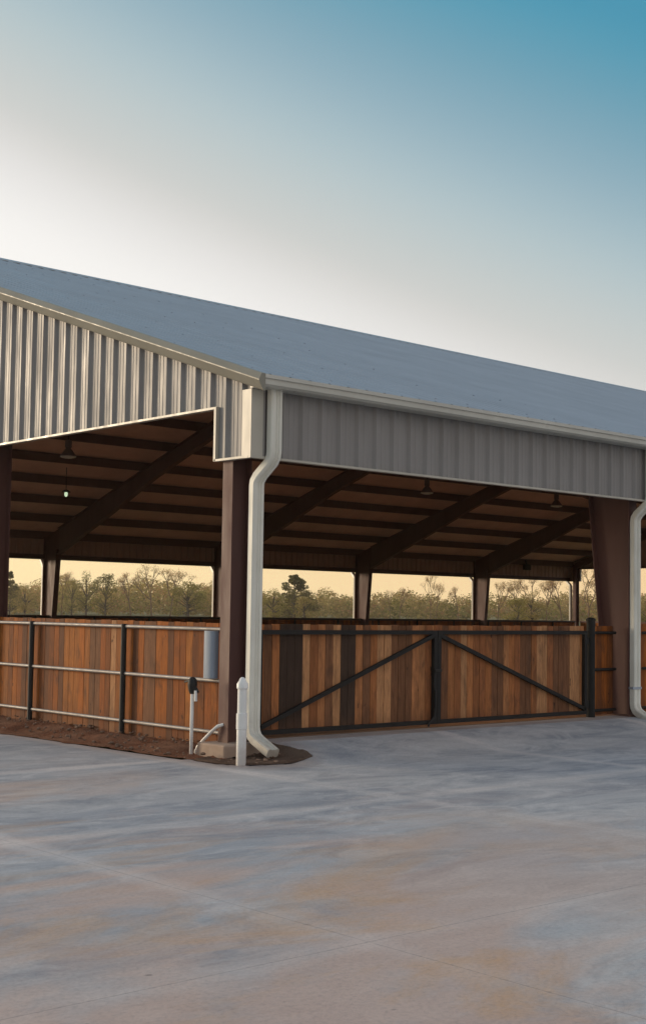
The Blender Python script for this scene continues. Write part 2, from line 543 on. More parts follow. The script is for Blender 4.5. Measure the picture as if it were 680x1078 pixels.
# roof slopes with low ribs running down the slope
XR0, XR1 = GX - .12, GXF + .12
for s in (0, 1):
    mb = MB(); pr = rib_profile(XR0, XR1, depth=.022, top=.03, base=.08)
    def pt(x, y, dz):
        yy = y if s == 0 else W - y
        return (x, yy, zr(yy) + dz)
    for off in (0, -.02):
        for i in range(len(pr) - 1):
            (ta, da), (tb, db) = pr[i], pr[i + 1]
            n = len(mb.v)
            mb.v += [pt(ta, -OV, da + off), pt(tb, -OV, db + off), pt(tb, W / 2, db + off), pt(ta, W / 2, da + off)]
            mb.face([n, n + 1, n + 2, n + 3])
    rf = mb.build('roof', M['roof'], B)
    sc = MB(); random.seed(3)                       # screw heads in rows over the purlins
    for k in range(11):
        y = .18 + 1.53 * k
        x = XR0 + .25
        while x < XR1:
            if random.random() < .6:
                p = pt(x, y, .0); sc.box((p[0] - .01, p[1] - .01, p[2] - .01), (p[0] + .01, p[1] + .01, p[2] + .014))
            x += .61
    sc.build('screw_heads', M['guard'], rf)['kind'] = 'stuff'
    ln = MB(); n = 0
    yl = [.05, W / 2]
    P = [(XR0 + .15, yl[0]), (XR1 - .15, yl[0]), (XR1 - .15, yl[1]), (XR0 + .15, yl[1])]
    tp = [pt(x, y, -.05) for x, y in P]; ln.prism(tp, (0, 0, .02))
    ln.build('roof_liner', M['liner'], B)
rc = MB()
for s in (-1, 1):
    rc.prism([(XR0 - .005, W / 2, zr(W / 2) + .05), (XR0 - .005, W / 2, zr(W / 2) + .03), (XR0 - .005, W / 2 + s * .25, zr(W / 2 + s * .25) + .017), (XR0 - .005, W / 2 + s * .25, zr(W / 2 + s * .25) + .03)], (XR1 - XR0 + .01, 0, 0))
rc.build('ridge_cap', M['roof'], B)

# gutters and rake trims
for s in (0, 1):
    mb = MB()
    f = (lambda y: y) if s == 0 else (lambda y: W - y)
    zb = ZT - .12
    prof = [(-.05, ZT + .008), (-.05, zb), (-OV + .035, zb), (-OV, zb + .025), (-OV, zb + .085), (-OV - .02, zb + .09), (-OV - .02, ZT + .012)]
    mb.prism([(XR0 + .05, f(y), z) for y, z in prof], (XR1 - XR0 - .1, 0, 0))
    mb.build('gutter', M['gutterm'], B)
for gx, s in ((XR0, -1), (XR1, 1)):
    for hf in (0, 1):
        mb = MB()
        f = (lambda y: y) if hf == 0 else (lambda y: W - y)
        sec = [(-.06, .022), (-.005, .022), (.034, -.05), (.034, -.064), (-.022, -.158), (-.036, -.172), (-.06, -.172)]
        ya, yb = -OV - .03, W / 2
        za, zb_ = ZT + SL * (ya + OV), ZT + SL * (yb + OV)
        mb.prism([(gx + s * o, f(ya), za + z) for o, z in sec], (0, f(yb) - f(ya), zb_ - za))
        mb.build('rake_trim', M['rake'], B)

# steel: frames, purlins, girts
def ipost(mb, x, y0, y1, z0, z1, fw=.2):
    mb.box((x - .006, y0, z0), (x + .006, y1, z1))
PUR = .27
def frame(k, parent):
    x = k * L + C0
    for side in (0, 1):
        f = (lambda y: y) if side == 0 else (lambda y: W - y)
        yo = .21 if side == 0 else .28
        ztop = zr(yo) - PUR - .03
        yi0, yi1 = (.6, .96) if side == 0 else (.84, 1.16)
        zk = ZH + .32
        c = MB()
        c.prism([(x - .006, f(yo), FL), (x - .006, f(yi0), FL), (x - .006, f(yi1), zk), (x - .006, f(yi1), zr(yi1) - PUR - .03), (x - .006, f(yo), ztop)], (.012, 0, 0))
        c.box((x - .1, f(yo), FL), (x + .1, f(yo - .014), ztop))
        c.beam((x, f(yi0), FL), (x, f(yi1), zk), .2, .014, up=(0, 1, 0))
        c.box((x - .13, f(yo - .05), FL - .01), (x + .13, f(yi0 + .06), FL + .02))
        c.build('column', M['primer'], parent)
        r = MB()
        st = [(yi1, .92), (4.2, .74), (7.0, .52), (11., .46), (W / 2, .62)]
        for (ya, da), (yb, db) in zip(st[:-1], st[1:]):
            ta, tb = zr(ya) - PUR - .03, zr(yb) - PUR - .03
            r.prism([(x - .006, f(ya), ta), (x - .006, f(yb), tb), (x - .006, f(yb), tb - db), (x - .006, f(ya), ta - da)], (.012, 0, 0))
            for dza, dzb in ((-.007, -.007), (-da, -db)):
                r.beam((x, f(ya), ta + dza), (x, f(yb), tb + dzb), .2, .014)
        r.build('rafter', M['purlinm'], parent)
for k in range(1, NB): frame(k, B)

def ibeam_post(x0, x1, y0, y1, z0, z1, along='x'):
    c = MB(); e = .014
    ym, xm = (y0 + y1) / 2, (x0 + x1) / 2
    if along == 'x':
        c.box((x0, y0, z0), (x0 + e, y1, z1)); c.box((x1 - e, y0, z0), (x1, y1, z1)); c.box((x0 + e, ym - .006, z0), (x1 - e, ym + .006, z1))
    return c
for gx, s in ((.22, 1), (GXF - .026, -1)):
    for side in (0, 1):
        y0, y1 = (.36, .54) if side == 0 else (W - .54, W - .36)
        c = ibeam_post(min(gx, gx + s * .28), max(gx, gx + s * .28), y0, y1, FL - .02, zr(.45) - PUR - .04)
        c.build('column', M['primer'], B)
    for j in range(1, 5):                                       # end wall columns
        yc = W / 5 * j
        c = ibeam_post(min(gx + s * .03, gx + s * .3), max(gx + s * .03, gx + s * .3), yc - .12, yc + .12, FL - .16, zr(yc) - PUR - .3)
        c.build('column', M['primer'], B)
    r = MB()                                                    # end rafters
    for f in ((lambda y: y), (lambda y: W - y)):
        xx = gx + s * .14
        r.prism([(xx - .006, f(.36), zr(.36) - .23), (xx - .006, f(W / 2), zr(W / 2) - .23), (xx - .006, f(W / 2), zr(W / 2) - .5), (xx - .006, f(.36), zr(.36) - .5)], (.012, 0, 0))
        for dz in (-.235, -.5): r.beam((xx, f(.36), zr(.36) + dz), (xx, f(W / 2), zr(W / 2) + dz), .16, .012)
    r.build('rafter', M['purlinm'], B)
    gt = MB(); xa, xb = gx - s * .018, gx + s * .1               # header girt above the gable opening
    gt.box((xa, STEP, ZG + .0), (xb, W - STEP, ZG + .06)); gt.box((xa, .05, ZH), (xb, STEP, ZH + .06)); gt.box((xa, W - STEP, ZH), (xb, W - .05, ZH + .06))
    gt.build('girt', M['purlinm'], B)
for k in range(0, 11):
    for side in (0, 1):
        f = (lambda y: y) if side == 0 else (lambda y: W - y)
        y = .18 + 1.53 * k
        if k == 10: y = 15.2
        zt_ = zr(y) - .055
        p = MB()
        p.box((XR0 + .16, f(y), zt_ - PUR + .01), (XR1 - .16, f(y + .012), zt_))
        p.box((XR0 + .16, f(y + .012), zt_ - .016 - SL * .01), (XR1 - .16, f(y + .07), zt_ - .004 - SL * .01))
        p.box((XR0 + .16, f(y), zt_ - PUR - .002), (XR1 - .16, f(y - .07), zt_ - PUR + .01))
        p.build('purlin', M['purlinm'], B)
for y0, y1 in ((.012, .17), (W - .17, W - .012)):
    p = MB(); p.box((GX + .1, y0, ZH + .002), (GXF - .1, y1, ZH + .02)); p.box((GX + .1, y0, ZH + .02), (GXF - .1, y0 + .012 if y0 < 1 else y1, ZH + .16) if y0 < 1 else (GXF - .1, y1, ZH + .02 + .001))
    if y0 > 1: p.box((GX + .1, y1 - .012, ZH + .022), (GXF - .1, y1, ZH + .16))
    p.build('girt', M['purlinm'], B)

# piers at the corner posts
for (xa, xb, ya, yb) in ((.02, .74, .16, .67), (GXF - .74, GXF - .02, .16, .8), (.02, .74, W - .8, W - .16), (GXF - .74, GXF - .02, W - .8, W - .16)):
    MB().box((xa, ya, -.25), (xb, yb, FL - .012)).build('concrete_pier', M['pierc'], B, bevel=.02)

# downspouts, with their jog under the sheeting and a kick-out shoe
def downspout(x, side, jx=.05, strap=False):
    f = (lambda y: y) if side == 0 else (lambda y: W - y)
    s = 1 if side == 0 else -1
    up, lo = -.095, .145 if side == 0 else .18
    path = [(x + jx, up, ZT - .1), (x + jx, up, ZH + .06), (x + jx, up + .012, ZH - .0), (x + jx * .9, up + .05, ZH - .06), (x + jx * .15, lo - .05, ZH - .2), (x, lo - .012, ZH - .26), (x, lo, ZH - .31),
            (x, lo, FL + .19), (x, lo - .01, FL + .13), (x, lo - .04, FL + .075), (x, lo - .1, FL + .035), (x, lo - .3, FL - .055), (x, lo - .37, FL - .085)]
    if side: path = path[:8] + [(x, lo, FL + .02)]
    rings = []
    w, dpt = .082, .05
    for i, p in enumerate(path):
        a0 = path[max(i - 1, 0)]; b0 = path[min(i + 1, len(path) - 1)]
        ty, tz = b0[1] - a0[1], b0[2] - a0[2]; l = math.hypot(ty, tz); ty /= l; tz /= l
        ny, nz = -tz, ty                        # outward normal in the y-z plane
        if ny > 0: ny, nz = -ny, -nz
        ring = []
        cr = .014
        base = [(-w + cr, -dpt), (-w * .42, -dpt), (-w * .34, -dpt + .012), (-w * .1, -dpt + .012), (0, -dpt), (w * .1, -dpt + .012), (w * .34, -dpt + .012), (w * .42, -dpt), (w - cr, -dpt), (w, -dpt + cr),
                (w, dpt - cr), (w - cr, dpt), (w * .42, dpt), (w * .34, dpt - .012), (w * .1, dpt - .012), (0, dpt), (-w * .1, dpt - .012), (-w * .34, dpt - .012), (-w * .42, dpt), (-w + cr, dpt), (-w, dpt - cr), (-w, -dpt + cr)]
        for u, v in base:
            ring.append((p[0] + u, f(p[1] + ny * v), p[2] + nz * v))
        rings.append(ring)
    mb = MB().ring_sweep(rings)
    o = mb.build('downspout', M['down'], B, smooth=28)
    if strap:
        z = FL + .42; st = MB()
        st.box((x - w - .05, lo - dpt - .006, z - .018), (x + w + .004, lo - dpt - .001, z + .018))
        st.box((x - w - .006, lo - dpt - .001, z - .018), (x - w - .001, lo + dpt + .02, z + .018))
        st.build('strap', M['galv'], o)
for side in (0, 1):
    downspout(.40, side)
    for k in range(1, NB): downspout(k * L + C0, side, strap=(side == 0 and k == 1))
    downspout(GXF - .25, side)

# ------------------------------------------------------------------ hanging lamps
lab = ['high-bay lamp under the roof at the left, seen above the wooden pipe fence',
       'high-bay lamp under the roof in the middle, above the left gate leaf',
       'high-bay lamp under the roof at the right, beside the wide tapered column']
for X, lb in zip((11.42, 26.67, 34.3), lab):
    Y = 22.6; z0 = zr(Y) - .06; zl = 4.42 + H
    e = empty('high_bay_lamp', (X, Y, zl), lb, 'lamp', 'high-bay lamps under the roof')
    part(MB().tube([(X, Y, z0), (X, Y, zl + .5)], .014, 8), 'hanger', M['iron'], e)
    part(MB().tube([(X, Y, zl + .52), (X, Y, zl + .49), (X, Y, zl + .3), (X, Y, zl + .27)], [.06, .1, .1, .07], 14), 'ballast_housing', M['lampm'], e, smooth=40)
    part(MB().tube([(X, Y, zl + .27), (X, Y, zl + .2), (X, Y, zl + .1), (X, Y, zl + .03)], [.07, .13, .2, .25], 18), 'reflector', M['lampm'], e, smooth=40)
    part(MB().tube([(X, Y, zl + .03), (X, Y, zl + .0), (X, Y, zl - .03)], [.24, .22, .1], 18), 'diffuser', M['lens'], e, smooth=40)
lm = bpy.data.materials.new('flare_dot_glow'); lm.use_nodes = True  # added glowing lamp that stands in for a greenish lens-flare dot
lb_ = lm.node_tree.nodes['Principled BSDF']; lb_.inputs['Emission Color'].default_value = (.72, .95, .62, 1); lb_.inputs['Emission Strength'].default_value = .8
X, Y, Z = 13.0, 25.3, 3.6 + H
e = empty('flare_lamp', (X, Y, Z), 'greenish-white glowing dot below the left high-bay lamp, added in place of a lens flare', 'lamp')
part(MB().tube([(X, Y, zr(Y) - .06), (X, Y, Z + .12)], .012, 8), 'hanger', M['iron'], e)
part(MB().tube([(X, Y, Z + .13), (X, Y, Z + .12), (X, Y, Z + .06), (X, Y, Z + .05)], [.04, .07, .15, .12], 14), 'flare_lamp_shade', M['iron'], e, smooth=40)
part(MB().tube([(X, Y, Z + .07), (X, Y, Z + .05), (X, Y, Z), (X, Y, Z - .06), (X, Y, Z - .09)], [.03, .045, .055, .045, .02], 14), 'flare_dot', lm, e, smooth=60)
X, Y, Z = 41.7, W - .5, 2.3 + H
e = empty('floodlight', (X, Y, Z), 'small dark floodlight under the far eave near the right end of the arena', 'lamp')
part(MB().box((X - .2, Y - .12, Z - .14), (X + .2, Y + .1, Z + .14)), 'housing', M['iron'], e, bevel=.03)
part(MB().beam((X, Y, Z + .14), (X, Y + .1, zr(Y) - .2), .05, .05, up=(0, 1, 0)), 'bracket', M['iron'], e)

# ------------------------------------------------------------------ fences and gates
def wood_tone(kind=None):
    if kind == 'dark': base = (.06, .036, .025)
    elif kind == 'brown': base = (.2, .088, .042)
    elif kind == 'light': base = (.5, .245, .11)
    elif kind == 'gate': base = random.choice([(.42, .165, .06), (.38, .142, .05), (.46, .19, .075), (.32, .118, .045), (.4, .17, .068), (.3, .112, .042)])
    else: base = random.choice([(.36, .112, .022), (.32, .096, .02), (.4, .138, .03), (.28, .084, .02), (.33, .115, .03), (.2, .066, .022), (.37, .112, .02), (.25, .08, .022), (.15, .058, .026)])
    k = random.uniform(.88, 1.1)
    return tuple(x * k for x in base)


def planks(mb, p0, p1, z0f, z1, th, tonef=None, wd=.128):
    """vertical boards from p0 to p1 (x, y)"""
    dx, dy = p1[0] - p0[0], p1[1] - p0[1]; ln = math.hypot(dx, dy); ux, uy = dx / ln, dy / ln
    t = 0
    while t < ln - .02:
        w = min(wd * random.uniform(.92, 1.05), ln - t)
        a = (p0[0] + ux * (t + .003), p0[1] + uy * (t + .003)); b2 = (p0[0] + ux * (t + w - .003), p0[1] + uy * (t + w - .003))
        nx, ny = -uy, ux; off = random.uniform(0, .006)
        zt_ = z1 + random.uniform(-.005, .005); zb = z0f + random.uniform(-.012, .008)
        q = [(a[0] + nx * off, a[1] + ny * off, zb), (b2[0] + nx * off, b2[1] + ny * off, zb),
             (b2[0] + nx * (off + th), b2[1] + ny * (off + th), zb), (a[0] + nx * (off + th), a[1] + ny * (off + th), zb)]
        tm = t + w / 2
        mb.prism(q, (0, 0, zt_ - zb), 0, wood_tone(tonef(p0[0] + ux * tm, p0[1] + uy * tm) if tonef else None))
        t += w


def pipe_fence(name, label, p0, p1, zr_, posts, ztop, zbot, n_off, railmat, group=None, tonef=None, rr=.022, capz=None):
    """rails and posts on the line p0-p1, boards on the side the left normal points to"""
    e = empty(name, (p0[0], p0[1], FL if p0[1] > 1 else .1), label, 'fence', group)
    dx, dy = p1[0] - p0[0], p1[1] - p0[1]; ln = math.hypot(dx, dy); ux, uy = dx / ln, dy / ln; nx, ny = -uy, ux
    mb = MB(); planks(mb, (p0[0] + nx * n_off, p0[1] + ny * n_off), (p1[0] + nx * n_off, p1[1] + ny * n_off), zbot, ztop, .02, tonef)
    part(mb, 'plank_panel', M['wood'], e)
    for z in zr_:
        part(MB().tube([(p0[0], p0[1], z), (p1[0], p1[1], z)], rr, 10), 'rail', railmat, e, smooth=50)
    for t in posts:
        x, y = p0[0] + ux * t + nx * (n_off * .5 + .012), p0[1] + uy * t + ny * (n_off * .5 + .012)
        x2, y2 = p0[0] + ux * t + nx * .012, p0[1] + uy * t + ny * .012
        part(MB().tube([(x2, y2, -.2), (x2, y2, zr_[0] + .03)], .036, 12), 'post', M['iron'], e, smooth=50)
    if capz:
        part(MB().beam((p0[0] + nx * (n_off - .0), p0[1] + ny * (n_off - .0), capz), (p1[0] + nx * n_off, p1[1] + ny * n_off, capz), .1, .2 if False else .09, ), 'top_board', M['purlinm'], e)
    return e

random.seed(21)
ftone = lambda x, y: ('brown' if (2.05 < y < 2.3 or 3.3 < y < 3.5) else ('light' if 2.9 < y < 2.98 else None))
# gable fence: runs from the end wall column to the corner post; boards inside (towards +x)
pipe_fence('pipe_fence', 'orange-brown board fence with pale steel pipe rails under the gable, left of the corner post',
           (.30, .62), (.30, 6.01), (-.224 + H, -.817 + H, -1.41 + H), (1.99, 4.28), -.152 + H, .07, -.08, M['pipe'], None, ftone)
for i in range(1, 4):
    y0 = W / 5 * i + .14; y1 = y0 + W / 5 - .28
    if i < 4:
        pipe_fence('pipe_fence', ['', 'board and pipe fence in the second bay of the gable, past the end wall column', 'board and pipe fence in the middle bay of the gable', 'board and pipe fence in the fourth bay of the gable, toward the far corner'][i],
                   (.30, y0), (.30, y1), (-.224 + H, -.817 + H, -1.41 + H), (2., 4.), -.152 + H, .07, -.08, M['pipe'])
# far fence
pipe_fence('board_fence', 'long board fence with dark top rail along the far side of the arena',
           (.4, W - .62), (XE - .3, W - .62), (-.33 + H, -.85 + H, -1.38 + H), [2.4 * i for i in range(1, 19)], -.285 + H, .2, .06, M['iron'], capz=-.32 + H)
pipe_fence('board_fence', 'board fence across the right-hand gable end of the arena',
           (XE - .1, .8), (XE - .1, W - .8), (-.33 + H, -.85 + H, -1.38 + H), [2.4 * i for i in range(1, 12)], -.285 + H, .2, .06, M['iron'], capz=-.32 + H)
pipe_fence('board_fence', 'short board fence with black rails between the gate post and the wide tapered column',
           (7.06, .42), (7.6, .42), (-.255 + H, -.8 + H, -1.4 + H), [], -.16 + H, .2, .035, M['black'])
pipe_fence('board_fence', 'board fence with black rails on the near side, right of the wide tapered column',
           (8.3, .42), (XE - .2, .42), (-.255 + H, -.8 + H, -1.4 + H), [2.4 * i for i in range(1, 16)], -.16 + H, .2, .05, M['black'])


def gate(x0, x1, label, lowleft, tonef, cane):
    e = empty('gate', (x0 if lowleft else x1, .4, FL), label, 'gate', 'double arena gate')
    zt_, zb = -.252 + H, -1.415 + H; y = .4; r = .026
    fr = MB()
    fr.box((x0, y - r, zt_ - r), (x1, y + r, zt_ + r)); fr.box((x0, y - r, zb - r), (x1, y + r, zb + r))
    fr.box((x0, y - r + .001, zb + r), (x0 + .065, y + r - .001, zt_ - r)); fr.box((x1 - .065, y - r + .001, zb + r), (x1, y + r - .001, zt_ - r))
    part(fr, 'frame', M['black'], e)
    a_, b_ = ((x0 + .03, zb + .05), (x1 - .06, zt_ - .04)) if lowleft else ((x1 - .03, zb + .05), (x0 + .06, zt_ - .04))
    part(MB().beam((a_[0], y - .005, a_[1]), (b_[0], y - .005, b_[1]), .04, .05, up=(0, 0, 1)), 'diagonal_brace', M['black'], e)
    mb = MB(); planks(mb, (x0 + .01, y + .03), (x1 - .01, y + .03), zb - .0, zt_ + .092, .02, tonef, .125)
    part(mb, 'plank_panel', M['wood'], e)
    hx = x0 - .03 if lowleft else x1 + .03
    for z in (zb + .12, zt_ - .12):
        part(MB().tube([(hx, y, z - .05), (hx, y, z + .05)], .02, 8), 'hinge', M['iron'], e)
    if cane:
        cx_ = x1 - .1
        part(MB().tube([(cx_ + .05, y - .04, zb + .42), (cx_ + .05, y - .04, zb + .2), (cx_ + .02, y - .045, zb + .06), (cx_ - .07, y - .05, zb - .0), (cx_ - .09, y - .05, zb - .05)], .013, 8), 'drop_bolt', M['iron'], e)
        part(MB().box((x1 - .06, y - .045, -.765 + H), (x1 + .06, y - .028, -.73 + H)), 'latch', M['iron'], e)
    return e

def t1(x, y):
    for a0, b0, k in ((1.03, 1.4, 'dark'), (2.06, 2.24, 'dark'), (2.36, 2.52, 'brown'), (2.66, 2.88, 'light'), (2.92, 3.2, 'brown'), (.78, .9, 'brown'), (1.72, 1.88, 'brown'), (1.9, 2.05, 'light'), (1.42, 1.55, 'light')):
        if a0 < x < b0: return k
    return 'gate'
def t2(x, y):
    for a0, b0, k in ((5.42, 5.62, 'brown'), (5.8, 6.05, 'light'), (6.1, 6.45, 'brown'), (6.55, 6.72, 'light'), (4.85, 5.05, 'brown'), (4.2, 4.35, 'light'), (3.82, 3.95, 'brown')):
        if a0 < x < b0: return k
    return 'gate'
random.seed(31)
gate(.66, 3.672, 'left gate leaf of mixed dark and tan boards with a brace rising to the right', True, t1, True)
gate(3.68, 6.86, 'right gate leaf of brown boards with a brace falling to the right', False, t2, False)
def gate_post(x, label, top):
    e = empty('gate_post', (x, .4, FL), label, 'post')
    part(MB().tube([(x, .4, FL - .02), (x, .4, top)], .065, 16), 'pole', M['black'], e, smooth=50)
    part(MB().tube([(x, .4, top), (x, .4, top + .03), (x, .4, top + .05)], [.075, .07, .03], 16), 'cap', M['black'], e, smooth=50)
    return e
gate_post(6.97, 'black round gate post with flat cap at the right gate leaf', -.08 + H)
gp = gate_post(.575, 'black gate post in the gap between the corner column and its downspout', -.12 + H)
part(MB().box((.5, .325, -.76 + H), (.535, .335, -.6 + H)), 'hasp', M['galv'], gp)

# galvanised guard, hydrant, bent conduit, clean-out pipe
gx_, gy_ = .24, .745
e = empty('metal_guard', (gx_, gy_, .9), 'grey galvanised half-round metal guard between the upper rails beside the corner column', 'guard')
rg = []
for z in (-.245 + H, -.79 + H):
    ring = [(gx_ + .04, gy_ - .105, z)] + [(gx_ - .05 * math.sin(math.pi * i / 10), gy_ - .1 * math.cos(math.pi * i / 10), z) for i in range(11)] + [(gx_ + .04, gy_ + .105, z)]
    rg.append(ring)
part(MB().ring_sweep(rg), 'shell', M['guard'], e, smooth=50)

hx, hy = -.02, .72
e = empty('yard_hydrant', (hx, hy, .03), 'thin yard hydrant with black pump head in the clay before the board fence', 'hydrant')
part(MB().tube([(hx, hy, -.05), (hx, hy, .74)], .022, 10), 'standpipe', M['pvc'], e, smooth=50)
hd = MB().tube([(hx, hy, .7), (hx, hy, .74), (hx, hy, .8), (hx, hy, .86), (hx, hy, .89)], [.03, .045, .055, .05, .02], 12)
hd.tube([(hx, hy, .78), (hx + .01, hy - .05, .76), (hx + .015, hy - .085, .72)], [.022, .02, .018], 8)
part(hd, 'pump_head', M['iron'], e, smooth=50)
part(MB().beam((hx, hy + .02, .855), (hx, hy + .14, .83), .03, .02), 'lever', M['iron'], e)
part(MB().tube([(hx - .005, hy - .07, .74), (hx - .005, hy - .075, .62)], .018, 8), 'spout', M['pvc'], e, smooth=50)

e = empty('bent_conduit', (.12, .78, .02), 'bent pale conduit rising from the soil to the corner column', 'pipe')
part(MB().tube([(.1, .78, -.05), (.1, .78, .04), (.105, .765, .09), (.13, .68, .18), (.16, .58, .275), (.185, .5, .34), (.23, .45, .36)], .02, 10), 'pipe', M['pvc'], e, smooth=50)
part(MB().tube([(.098, .781, .02), (.1, .775, .06)], .028, 10), 'coupling', M['pvc'], e, smooth=50)

px, py = -.135, -.335
e = empty('cleanout_pipe', (px, py, 0), 'white plastic standpipe with a pointed cap at the edge of the soil bed', 'pipe')
part(MB().tube([(px, py, -.03), (px, py, .48), (px, py, .5)], [.054, .054, .05], 18), 'lower_pipe', M['pvc'], e, smooth=40)
part(MB().tube([(px, py, .38), (px, py, .385), (px, py, .55), (px, py, .555)], [.052, .06, .06, .052], 18), 'coupling', M['pvc'], e, smooth=40)
part(MB().tube([(px, py, .5), (px, py, .84)], .05, 18), 'upper_pipe', M['pvc'], e, smooth=40)
part(MB().tube([(px, py, .815), (px, py, .82), (px, py, .87), (px, py, .9), (px, py, .925), (px, py, .94)], [.055, .062, .062, .04, .03, .012], 18), 'cap', M['pvc'], e, smooth=40)

# ------------------------------------------------------------------ camera
CAM = Vector((-9.1734, -11.687, H))
r_ = Vector((0.74422221, -0.66776289, 0.01503407)); u_ = Vector((-0.05141528, -0.03483175, 0.99806975)); f_ = Vector((0.66595028, 0.74355865, 0.06025578))
from mathutils import Matrix
cam = bpy.data.cameras.new('camera'); co = bpy.data.objects.new('camera', cam); COL.objects.link(co)
mw = Matrix.Identity(4)
for i in range(3):
    mw[i][0] = r_[i]; mw[i][1] = u_[i]; mw[i][2] = -f_[i]; mw[i][3] = CAM[i]
co.matrix_world = mw
cam.sensor_fit = 'VERTICAL'; cam.sensor_height = 24.; cam.sensor_width = 24.
cam.lens = 24. * 1409.165 / 1078.
cam.shift_y = 19.585 / 1078.
cam.clip_end = 6000; cam.clip_start = .1
S.camera = co

# ------------------------------------------------------------------ trees beyond the arena
def at(px_, dist):             # a place on the ground, dist metres from the camera, in the direction of a column of the photograph
    v = f_ * 1409.165 + r_ * (px_ - 340); v.z = 0; v.normalize()
    return (CAM.x + v.x * dist, CAM.y + v.y * dist, -.08)


def leaf_cloud(mb, c, rad, n, size, cols, squash=.8):
    for i in range(n):
        while True:
            p = Vector((random.uniform(-1, 1), random.uniform(-1, 1), random.uniform(-1, 1)))
            if p.length < 1 and p.length > random.random() * .7: break
        q = Vector(c) + Vector((p.x * rad, p.y * rad, p.z * rad * squash))
        a1 = Vector((random.gauss(0, 1), random.gauss(0, 1), random.gauss(0, 1))).normalized(); a2 = a1.orthogonal().normalized()
        s = size * random.uniform(.6, 1.4); n0 = len(mb.v)
        mb.v += [tuple(q - a1 * s), tuple(q + a2 * s * .6), tuple(q + a1 * s), tuple(q - a2 * s * .6)]
        k = random.uniform(.7, 1.3); cc = random.choice(cols)
        mb.face([n0, n0 + 1, n0 + 2, n0 + 3], 0, tuple(x * k for x in cc))

GREEN = [(.27, .235, .05), (.33, .275, .07), (.4, .32, .09), (.22, .19, .045)]
OLIVE = [(.4, .3, .095), (.46, .33, .12), (.34, .26, .08), (.52, .35, .14)]
DARK = [(.13, .115, .035), (.16, .135, .045), (.2, .15, .055)]
BARE = [(.52, .28, .14), (.46, .25, .12), (.42, .28, .11)]


def limb_tree(h, kind, seed):
    """returns (trunk MB, crown MB) at the origin"""
    random.seed(seed); tr = MB(); cr = MB()
    if kind == 'conifer':
        tr.tube([(0, 0, 0), (.1, 0, h * .5), (.05, .05, h * .97)], [h * .022, h * .014, .03], 7)
        for i in range(54):
            u = random.random() ** 1.25; z = h * (.08 + .9 * u); R_ = h * .4 * (1 - u) ** .8 * random.uniform(.5, 1.15) + .15
            an = random.uniform(0, 6.28)
            tip = (R_ * math.cos(an), R_ * math.sin(an), z + R_ * .35)
            tr.tube([(0, 0, z), tip], [.07, .03], 4)
            leaf_cloud(cr, (tip[0] * .75, tip[1] * .75, tip[2]), h * .1 * (1.15 - u) + .16, 120, .15, DARK + GREEN[:1])
    elif kind == 'bare':
        def grow(p, dirv, ln, r, dep):
            q = p + dirv * ln
            tr.tube([p, p + dirv * ln * .5 + Vector((random.uniform(-.1, .1), random.uniform(-.1, .1), 0)) * ln * .4, q], [r, r * .8, r * .6], 5)
            if dep == 0:
                leaf_cloud(cr, q, .6, 12, .085, BARE + OLIVE[:1]); return
            for i in range(3):
                d2 = (dirv + Vector((random.gauss(0, .5), random.gauss(0, .5), random.uniform(-.1, .5)))).normalized()
                grow(q, d2, ln * random.uniform(.6, .8), r * .6, dep - 1)
        grow(Vector((0, 0, 0)), Vector((random.gauss(0, .06), random.gauss(0, .06), 1)).normalized(), h * .34, h * .02, 4)
    else:
        cols = {'round': GREEN + OLIVE[:1], 'olive': OLIVE + GREEN[1:2], 'dark': DARK + GREEN[:2]}[kind]
        tr.tube([(0, 0, 0), (.1, .05, h * .35), (.15, .1, h * .7)], [h * .028, h * .02, h * .008], 7)
        for i in range(26):
            an = random.uniform(0, 6.28); z = h * random.uniform(.1, .92); R_ = h * .34 * math.sin(math.pi * min(1, (z / h + .12) / 1.15)) * random.uniform(.4, 1.)
            tip = Vector((R_ * math.cos(an), R_ * math.sin(an), z))
            tr.tube([(.08, .05, z * .6), tuple(tip)], [h * .012, .03], 5)
            leaf_cloud(cr, tip, h * random.uniform(.08, .16), 110, .14, cols, .75)
    return tr, cr

PROTO = {}
def tree(name, kind, px_, dist, h, label, group, seed=1, wide=1.):
    key = (kind, seed)
    e = empty(name, at(px_, dist), label, 'tree', group)
    random.seed(hash((px_, kind)) % 1000 if False else int(px_ * 7) % 997)
    e.rotation_euler[2] = random.uniform(0, 6.28)
    if key not in PROTO:
        tr, cr = limb_tree(10., kind, seed)
        t_ = tr.build('trunk', M['bark'] if kind != 'bare' else M['twig'], e)
        c_ = cr.build('crown', M['leaf'], e)
        PROTO[key] = (t_, c_)
    else:
        for src in PROTO[key]:
            o = src.copy(); COL.objects.link(o); o.parent = e
    e.scale = (h / 10 * wide, h / 10 * wide, h / 10)
    return e

